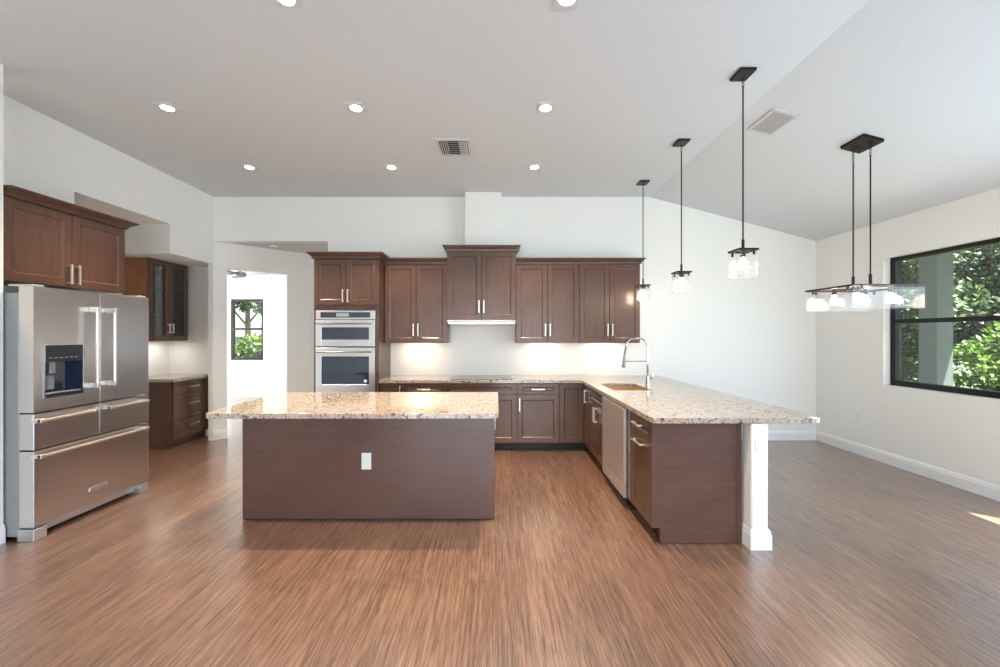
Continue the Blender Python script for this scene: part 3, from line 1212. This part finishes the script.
ds = MB()
ds.box(.072, .340, -.002, .02, 1.29, 1.415, .002)
dsp = ds.build('dispenser_panel', 'dark_plastic', fr)
b = MB()
for i in range(6):
    b.box(.10 + i * .036, .122 + i * .036, -.0026, -.0021, 1.318, 1.322)
b.build('button_marks', 'nickel', dsp)
b = MB()
b.box(.072, .076, .0, .075, 1.03, 1.29)
b.box(.336, .340, .0, .075, 1.03, 1.29)
b.box(.076, .336, .068, .075, 1.05, 1.29)
b.box(.076, .336, .0, .075, 1.03, 1.05)
well = b.build('dispenser_well', 'oven_glass', fr)
b = MB()
b.box(.125, .165, .02, .06, 1.20, 1.29, .004)
b.box(.118, .172, .035, .05, 1.08, 1.19, .006)
b.build('paddle', 'grey_metal', well)
b = MB()
b.box(.076, .336, .003, .06, 1.0501, 1.058, .002)
b.build('drip_tray', 'grey_metal', well)
b = MB()
for x0, x1, z0, z1 in ((.064, .348, 1.415, 1.423), (.064, .348, 1.022, 1.03), (.064, .072, 1.03, 1.415), (.340, .348, 1.03, 1.415)):
    b.box(x0, x1, -.006, -.0005, z0, z1)
b.build('dispenser_bezel', 'chrome', fr)
MB().box(.03, FW - .03, .055, .11, .03, .088, .003).build('grille', 'steel_side', fr)
for x in (.0, FW - .09):
    MB().box(x, x + .09, .0, .12, 0, .085, .004).build('foot', 'steel_side', fr)
for x in (.01, FW - .09):
    MB().box(x, x + .08, .02, .2, 1.8455, 1.862, .004).build('hinge_cover', 'steel_side', fr)

# cabinet above the fridge
wall_cab('deep two-door dark brown cabinet above the refrigerator', 0, .967, 0, .40, 1.892, 2.508, loc=(-3.977, 2.893, 0), rz=math.pi / 2, crown_h=.07, proj=.075, cl=False, hz=2.0, name='fridge_cabinet')

# ------------------------------------------------------------------ coffee niche
nb = thing('drawer_cabinet', 'low three-drawer dark brown cabinet in the wall niche past the refrigerator', 'cabinet', (-4.81, 5.20, 0), math.pi / 2)
nd, nw = .60, .69
MB().box(0, nw, -nd + .021, 0, .105, ZT - .001).build('carcass', 'cabinet_wood', nb)
MB().box(0.0, nw, -nd + .07, -.02, 0, .105).build('toe_kick', 'cabinet_wood', nb)
front(nb, 'drawer', .02, nw, .69, .868, -nd, 'h', rail=.045)
front(nb, 'drawer', .02, nw, .42, .69, -nd, 'h', rail=.05)
front(nb, 'drawer', .02, nw, .115, .42, -nd, 'h', rail=.05)
nc = slab([(-4.815, 5.175), (-4.175, 5.175), (-4.175, 5.896), (-4.815, 5.896)], [], ZT, .914, 'niche_countertop', 'granite')
tag(nc, 'short granite top on the three-drawer cabinet in the niche', 'countertop')

nu = thing('glass_cabinet', 'small dark wall cabinet with two glazed doors in the niche', 'cabinet', (-4.815, 5.16, 0), math.pi / 2)
uw, ud, u0, u1 = .655, .315, 1.405, 2.486
b = MB()
b.box(.018, uw, -ud, -.0, u0, u0 + .02)
b.box(.018, uw, -ud, -.0, u1 - .02, u1)
b.box(uw - .018, uw, -ud, 0, u0 + .02, u1 - .02)
b.box(.018, uw - .018, -.012, 0, u0 + .02, u1 - .02)
b.build('carcass', 'cabinet_wood', nu)
MB().box(0, .0178, -ud, 0, u0, u1).build('side_panel', 'maple_side', nu)
for z in (1.76, 2.11):
    MB().box(.019, uw - .019, -ud + .03, -.013, z, z + .018).build('shelf', 'cabinet_wood', nu)
for k, (x0, x1) in enumerate(((.0, uw / 2), (uw / 2, uw))):
    f = MB()
    st = .068
    y0, y1 = -ud - .021, -ud - .001
    f.box(x0 + G, x0 + st, y0, y1, u0, u1, .002)
    f.box(x1 - st, x1 - G, y0, y1, u0, u1, .002)
    f.box(x0 + st, x1 - st, y0, y1, u0, u0 + st, .002)
    f.box(x0 + st, x1 - st, y0, y1, u1 - st, u1, .002)
    d = f.build('glazed_door', 'cabinet_wood', nu)
    MB().box(x0 + st, x1 - st, y0 + .009, y0 + .013, u0 + st, u1 - st).build('pane', 'cabinet_glass', d)
    pull(d, (x1 - .03) if k == 0 else (x0 + .03), 1.575, y0, True, .13)

# ------------------------------------------------------------------ ceiling fittings
def downlight():
    o = thing('recessed_light', 'x', 'ceiling light', (0, 0, ZC), 0, 'recessed ceiling lights over the kitchen')
    b = MB()
    s_, r_ = .075, .05
    n = 32
    sq, ci, ci2 = [], [], []
    for k in range(n):
        a = 2 * math.pi * k / n
        c_, q_ = math.cos(a), math.sin(a)
        mxx = max(abs(c_), abs(q_))
        sq.append((s_ * c_ / mxx, s_ * q_ / mxx))
        ci.append((r_ * c_, r_ * q_))
    top = [b.bm.verts.new((x, y, -.0005)) for x, y in sq]
    low = [b.bm.verts.new((x * .97, y * .97, -.010)) for x, y in sq]
    inn = [b.bm.verts.new((x, y, -.010)) for x, y in ci]
    inu = [b.bm.verts.new((x * .9, y * .9, -.0005)) for x, y in ci]
    for A, B in ((top, low), (low, inn), (inn, inu)):
        for k in range(n):
            b.bm.faces.new((A[k], A[(k + 1) % n], B[(k + 1) % n], B[k]))
    b.build('trim_plate', 'vent_white', o)
    MB().lathe([(.046, -.0015), (.046, -.004), (.03, -.013), (.012, -.016)], 0, 0, 20).build('lens', 'downlight_glow', o)
    return o


DL = [(-1.21, 2.30, 'recessed light at the top edge of the view, left one of its pair'),
      (.41, 2.30, 'recessed light at the top edge of the view, right one of its pair'),
      (-2.81, 3.42, 'leftmost recessed light of the nearer row of three'),
      (-1.197, 3.42, 'middle recessed light of the nearer row of three'),
      (.423, 3.42, 'rightmost recessed light of the nearer row, left of the near pendant'),
      (-2.86, 4.64, 'leftmost recessed light of the farther row of three'),
      (-1.212, 4.64, 'middle recessed light of the farther row, left of the square ceiling vent'),
      (.447, 4.64, 'rightmost recessed light of the farther row of three')]
proto = downlight()
for i, (x, y, lab) in enumerate(DL):
    o = proto if i == 0 else copy_tree(proto)
    o.location = (x, y, ZC)
    o['label'] = lab
    add_light('downlight_lamp', 'SPOT', (x, y, ZC - .03), 140, WARM, direction=(0, 0, -1), radius=.04, spot=math.radians(92), blend=1.0)

# square ceiling vent with slats in three directions
v = thing('ceiling_vent', 'square ceiling vent with louvers in three directions above the hood', 'vent', (-.43, 4.15, ZC))
MB().box(-.15, .15, -.16, .16, -.004, -.0005).build('backing', 'vent_hole', v)
f = MB()
for x0, x1, y0, y1 in ((-.175, .175, -.185, -.155), (-.175, .175, .155, .185), (-.175, -.145, -.155, .155), (.145, .175, -.155, .155)):
    f.box(x0, x1, y0, y1, -.012, -.0005)
f.build('frame', 'vent_white', v)


def slat(x, y, l, along_y, tilt, name='slat', h_=.011):
    b = MB()
    t_ = .0012
    if along_y:
        b.box(-h_, h_, -l / 2, l / 2, -t_, t_)
        o = b.build(name, 'vent_white', v)
        o.rotation_euler = (0, tilt, 0)
    else:
        b.box(-l / 2, l / 2, -h_, h_, -t_, t_)
        o = b.build(name, 'vent_white', v)
        o.rotation_euler = (tilt, 0, 0)
    o.location = (x, y, -.015 if h_ > .01 else -.009)
    return o


for k in range(4):
    slat(-.128 + k * .022, 0, .31, True, math.radians(48))
    slat(.128 - k * .022, 0, .31, True, math.radians(-48))
for k in range(7):
    slat(0, -.13 + k * .043, .095, False, math.radians(30))

# return-air style vent on the sloped part
ang = math.atan(SL)
vx, vy = 2.44, 3.53
v2 = thing('ceiling_vent', 'slatted vent on the sloping ceiling right of the near pendant', 'vent', (vx, vy, ceil_z(vx)))
v2.rotation_euler = (0, ang, 0)
f = MB()
a_, b_ = .115, .175
for x0, x1, y0, y1 in ((-a_, a_, -b_, -b_ + .025), (-a_, a_, b_ - .025, b_), (-a_, -a_ + .025, -b_ + .025, b_ - .025), (a_ - .025, a_, -b_ + .025, b_ - .025)):
    f.box(x0, x1, y0, y1, -.010, -.0005)
f.build('frame', 'vent_white', v2)
MB().box(-a_ + .025, a_ - .025, -b_ + .025, b_ - .025, -.003, -.0005).build('backing', 'vent_hole', v2)
v = v2
for k in range(8):
    slat(-.077 + k * .022, 0, 2 * b_ - .05, True, math.radians(-8), h_=.0075)

# small round fitting on the nook ceiling
sd = thing('smoke_detector', 'small round white detector on the nook ceiling above the doorway', 'smoke detector', (-3.30, 5.95, 2.815))
MB().lathe([(.055, -.0005), (.055, -.018), (.045, -.028)], 0, 0, 24).build('housing', 'plastic_white', sd)
MB().lathe([(.02, -.0285), (.02, -.032), (.012, -.034)], 0, 0, 16).build('sensor', 'vent_white', sd)


# ------------------------------------------------------------------ pendants
def lamp_frame(hx, hy, z, bar=.016, th=.010, cross=True):
    b = MB()
    b.box(-hx, hx, -hy, -hy + bar, z - th, z)
    b.box(-hx, hx, hy - bar, hy, z - th, z)
    b.box(-hx, -hx + bar, -hy + bar, hy - bar, z - th, z)
    b.box(hx - bar, hx, -hy + bar, hy - bar, z - th, z)
    return b


def bulb(parent, x, y, z, s_=1.0):
    so = MB().lathe([(.017, z), (.017, z - .045), (.013, z - .048)], x, y, 16).build('socket', 'bronze', parent)
    z2 = z - .048
    MB().lathe([(.012, z2), (.015, z2 - .012), (.026 * s_, z2 - .038), (.030 * s_, z2 - .056), (.024 * s_, z2 - .076), (.008, z2 - .086)], x, y, 16).build('bulb', 'bulb_glow', so, smooth=True)
    return so


def chain(mb, x, y, z0, z1):
    n = max(2, int(round((z0 - z1) / .026)))
    st = (z0 - z1) / n
    for i in range(n):
        mb.torus((x, y, z0 - st * (i + .5)), .008, .0022, (1, 0, 0) if i % 2 == 0 else (0, 1, 0), 12, 6, st * .5 / .008 + .35)


def panes(parent, hx, hy, z0, z1, t_=.005):
    for sy in (-1, 1):
        MB().box(-hx, hx, sy * hy - t_ / 2, sy * hy + t_ / 2, z0, z1, .0012).build('glass_pane', 'lamp_glass', parent)
    for sx in (-1, 1):
        MB().box(sx * hx - t_ / 2, sx * hx + t_ / 2, -hy + t_, hy - t_, z0, z1, .0012).build('glass_pane', 'lamp_glass', parent)


def clips(parent, hx, hy, z, xs, ys):
    for x, y in xs + ys:
        b = MB()
        b.box(x - .006, x + .006, y - .006, y + .006, z - .035, z)
        b.build('clip', 'bronze', parent)


def pendant():
    o = thing('pendant_light', 'x', 'pendant light', (0, 0, 1.9), 0, 'glass box pendants over the peninsula')
    top = ZC - 1.9
    zp = .225                                     # frame top
    MB().box(-.06, .06, -.07, .07, top - .022, top - .0005, .003).build('canopy', 'bronze', o)
    b = MB(); chain(b, 0, 0, top - .022, top - .10); b.build('chain', 'bronze', o)
    MB().tube([(0, 0, top - .095), (0, 0, zp + .07)], .0055, 10).build('rod', 'bronze', o)
    MB().tube([(0, 0, zp + .075), (0, 0, zp)], .0105, 12).build('stem', 'bronze', o)
    fb = lamp_frame(.072, .072, zp, .018, .015)
    fb.box(-.056, .056, -.012, .012, zp - .010, zp)
    fb.build('frame', 'bronze', o)
    bulb(o, 0, 0, zp - .010, 1.15)
    panes(o, .066, .066, .012, zp - .02)
    q = .0665
    clips(o, q, q, zp - .01, [(-.045, -q + .010), (.045, -q + .010), (-.045, q - .010), (.045, q - .010)], [])
    return o


pp = pendant()
for i, (x, y, lab) in enumerate(((1.834, 2.97, 'nearest and largest-looking glass box pendant over the peninsula'), (1.868, 4.03, 'middle of the three glass box pendants over the peninsula'), (1.875, 5.10, 'farthest glass box pendant, in front of the rightmost wall cabinet'))):
    o = pp if i == 0 else copy_tree(pp)
    o.location = (x, y, 1.9)
    o['label'] = lab
    add_light('pendant_lamp', 'POINT', (x, y, 1.96), 1.6, WARM, radius=.03)

# square chandelier on the sloped ceiling
CX, CY, CZ = 3.185, 3.485, 1.71
ch = thing('chandelier', 'wide glass box chandelier on two rods in front of the window', 'chandelier', (CX, CY, CZ))
zt = ceil_z(CX) - CZ
b = MB()
x0, x1 = -.085, .085
for_pts = [(x0, zt - SL * x0), (x1, zt - SL * x1), (x1, zt - SL * x1 - .026), (x0, zt - SL * x0 - .026)]
b.prism_y([(p[0], p[1] - .0005) for p in for_pts], -.115, .115)
b.build('canopy', 'bronze', ch)
zp = .195
hx_, hy_ = .297, .25
for sy in (-1, 1):
    b = MB(); chain(b, 0, sy * .082, zt - .024, zt - .15); b.build('chain', 'bronze', ch)
    MB().tube([(0, sy * .082, zt - .145), (0, sy * .082, zp + .10)], .0055, 10).build('rod', 'bronze', ch)
    MB().tube([(0, sy * .082, zp + .105), (0, sy * .082, zp)], .0115, 12).build('stem', 'bronze', ch)
fb = lamp_frame(hx_, hy_, zp, .016, .016)
fb.box(-.012, .012, -hy_ + .014, hy_ - .014, zp - .010, zp)
fb.box(-.15, -.012, -.125, -.105, zp - .010, zp)
fb.box(.012, .15, -.125, -.105, zp - .010, zp)
fb.box(-.15, -.012, .105, .125, zp - .010, zp)
fb.box(.012, .15, .105, .125, zp - .010, zp)
fb.build('frame', 'bronze', ch)
panes(ch, hx_ - .006, hy_ - .006, 0, zp - .02)
clips(ch, hx_, hy_, zp - .01, [(sx * .21, sy * (hy_ - .018)) for sx in (-1, 1) for sy in (-1, 1)], [(sx * (hx_ - .018), sy * .18) for sx in (-1, 1) for sy in (-1, 1)])
for x, y in ((-.14, -.115), (.14, -.115), (-.14, .115), (.14, .115), (0, 0)):
    bulb(ch, x, y, zp - .010, 1.0)
add_light('chandelier_lamp', 'POINT', (CX, CY, CZ + .05), 4, WARM, radius=.1)

# under-cabinet lamps
for x in (-1.06, .66, 1.50):
    add_light('under_cabinet_lamp', 'AREA', (x, 5.50, 1.372), 1.2, (1, .80, .56), .28, .05, (0, .25, -1))

add_light('under_cabinet_lamp', 'AREA', (-4.64, 5.50, 1.395), 1.1, (1, .93, .84), .06, .45, (0, 0, -1))  # fill lamp added under the niche cabinet to brighten the niche

# ------------------------------------------------------------------ far room fan
fan = thing('ceiling_fan', 'grey ceiling fan seen at the top of the doorway', 'ceiling fan', (-5.12, 8.0, 2.69))
MB().tube([(0, 0, .209), (0, 0, .05)], .014, 10).build('downrod', 'fan_blade', fan)
MB().lathe([(.06, .209), (.06, .18), (.02, .17)], 0, 0, 16).build('canopy', 'fan_blade', fan)
MB().lathe([(.03, .06), (.10, .045), (.115, .0), (.10, -.04), (.05, -.06)], 0, 0, 24).build('motor', 'grey_metal', fan)
for a in (60, 132, 204, 276, 348):
    b = MB().prism([(.09, -.035), (.62, -.065), (.66, -.03), (.66, .03), (.62, .065), (.09, .035)], -.008, 0)
    o = b.build('blade', 'fan_blade', fan)
    o.rotation_euler = (math.radians(9), 0, math.radians(a))

# ------------------------------------------------------------------ outdoors
gr = box(-60, 60, -60, 60, -.5, -.1395).build('grass', 'grass')
tag(gr, 'green lawn outside the windows', 'lawn', kind='stuff')
struct('trim_3', box(XR + .14, 6.5, 2.9, 9.0, -.13, -.02), 'patio')
struct('trim_4', box(XR + .14, 6.75, 2.9, 9.0, 2.86, 3.0), 'stucco')
pl = thing('patio_pillar', 'grey square patio pillar outside the right window', 'pillar', (6.22, 5.66, -.02))
MB().box(-.12, .12, -.12, .12, 0, 2.879, .01).build('shaft', 'pillar_grey', pl)
MB().box(-.15, .15, -.15, .15, 0.0, .14, .008).build('plinth', 'pillar_grey', pl)


def foliage(mb, c, rad, n, size, rng, flat=.75):
    for _ in range(n):
        while True:
            p = Vector((rng.uniform(-1, 1), rng.uniform(-1, 1), rng.uniform(-1, 1)))
            if .35 < p.length < 1: break
        p = Vector((p.x * rad, p.y * rad, p.z * rad * flat)) + Vector(c)
        if p.z < size * 1.4:
            continue
        a, b_ = rng.uniform(0, 2 * math.pi), rng.uniform(-.9, .9)
        d = Vector((math.cos(a) * math.cos(b_), math.sin(a) * math.cos(b_), math.sin(b_)))
        sd_ = d.cross(Vector((rng.uniform(-1, 1), rng.uniform(-1, 1), rng.uniform(-1, 1)))).normalized()
        s_ = size * rng.uniform(.6, 1.3)
        w_ = s_ * .24
        vv = [mb.bm.verts.new(q_) for q_ in (p, p + d * s_ * .5 + sd_ * w_, p + d * s_, p + d * s_ * .5 - sd_ * w_)]
        mb.bm.faces.new(vv)


def tree(name, label, loc, h, rad, mat, n, leaf, seed, lumps=6, cat='tree', group=None, low=.25):
    rng = random.Random(seed)
    o = thing(name, label, cat, loc, 0, group)
    b = MB()
    lean = rng.uniform(-.15, .15)
    b.tube([(0, 0, 0), (lean * .4, 0, h * .3), (lean, .05, h * .6), (lean * 1.3, .08, h * .85)], [.09 * h / 4, .07 * h / 4, .05 * h / 4, .02 * h / 4], 8)
    for k in range(5):
        a = rng.uniform(0, 6.28)
        z = h * rng.uniform(.3, .6)
        b.tube([(lean * .6, 0, z), (lean * .6 + math.cos(a) * rad * .6, math.sin(a) * rad * .6, z + h * .22)], [.03 * h / 4, .01 * h / 4], 6)
    b.build('trunk', 'bark', o)
    f = MB()
    for k in range(lumps):
        a = rng.uniform(0, 6.28)
        rr_ = rad * rng.uniform(.1, .5)
        zc = h * rng.uniform(low, .86)
        foliage(f, (math.cos(a) * rr_, math.sin(a) * rr_, zc), rad * rng.uniform(.4, .55), n // lumps, leaf, rng)
    f.build('foliage', mat, o)
    return o


OUT = [
    ('leafy_tree', 'leafy tree just left of the patio pillar, seen through the right window', (8.2, 8.1), 4.2, 1.2, 'leaf_mid', 11000, .11, 1),
    ('leafy_tree', 'nearest leafy tree right of the patio pillar, seen through the right window', (11.1, 8.9), 5.0, 1.6, 'leaf_dark', 14000, .12, 3),
    ('leafy_tree', 'dark tree at the far right edge of the right window', (11.2, 4.5), 5.2, 1.6, 'leaf_dark', 7000, .13, 4),
    ('leafy_tree', 'farther dark tree filling the background left of the pillar', (13.6, 13.4), 6.0, 2.5, 'leaf_dark', 11000, .18, 5),
    ('leafy_tree', 'farther tall tree filling the background right of the pillar', (18.5, 14.8), 7.0, 2.7, 'leaf_mid', 10000, .2, 6),
    ('leafy_tree', 'distant tree behind the others in the right window', (22.0, 20.5), 8.0, 3.2, 'leaf_dark', 8000, .26, 7),
]
for nm, lab, (x, y), h_, r_, mt, n_, lf, sd_ in OUT:
    tree(nm, lab, (x, y, -.139), h_, r_, mt, n_, lf, sd_, 18, low=.14)
tree('shrub', 'bright green shrub in the lower right window pane', (8.0, 6.3, -.139), 1.9, .75, 'leaf_bright', 3000, .10, 15, 7, 'shrub', low=.25)
tree('shrub', 'low shrub beneath the trees beside the patio pillar', (10.9, 10.9, -.139), 1.5, .8, 'leaf_mid', 2400, .10, 16, 7, 'shrub', low=.25)
tree('leafy_tree', 'distant tree seen in the upper doorway window', (-10.2, 16.5, -.139), 6.0, 2.2, 'leaf_mid', 4200, .26, 8, 9, low=.5)
tree('shrub', 'bright bush at the bottom of the doorway window', (-6.75, 11.4, -.139), 1.6, .8, 'leaf_bright', 1600, .17, 9, 6, 'shrub', low=.3)
# neighbour house behind the bush
hs = thing('house', 'pale neighbouring house seen through the doorway window', 'house', (-15.0, 23.0, -.139))
MB().box(-5, 5, -2.5, 2.5, 0, 1.5).build('wall', 'stucco', hs)
MB().prism_y([(-5.6, 1.5), (5.6, 1.5), (4.0, 2.1), (-4.0, 2.1)], -3.1, 3.1).build('roof', 'roof_tile', hs)
# greenery opposite the doors behind the camera (seen in reflections)
for i, (x, y) in enumerate(((-6, -13), (-1.5, -14), (3, -13.2), (7.5, -12))):
    tree('leafy_tree', 'x', (x, y, -.139), 4.6, 2.1, 'leaf_dark', 1300, .5, 20 + i, 7, group='trees behind the camera')['label'] = 'leafy tree in the garden facing the glass door'
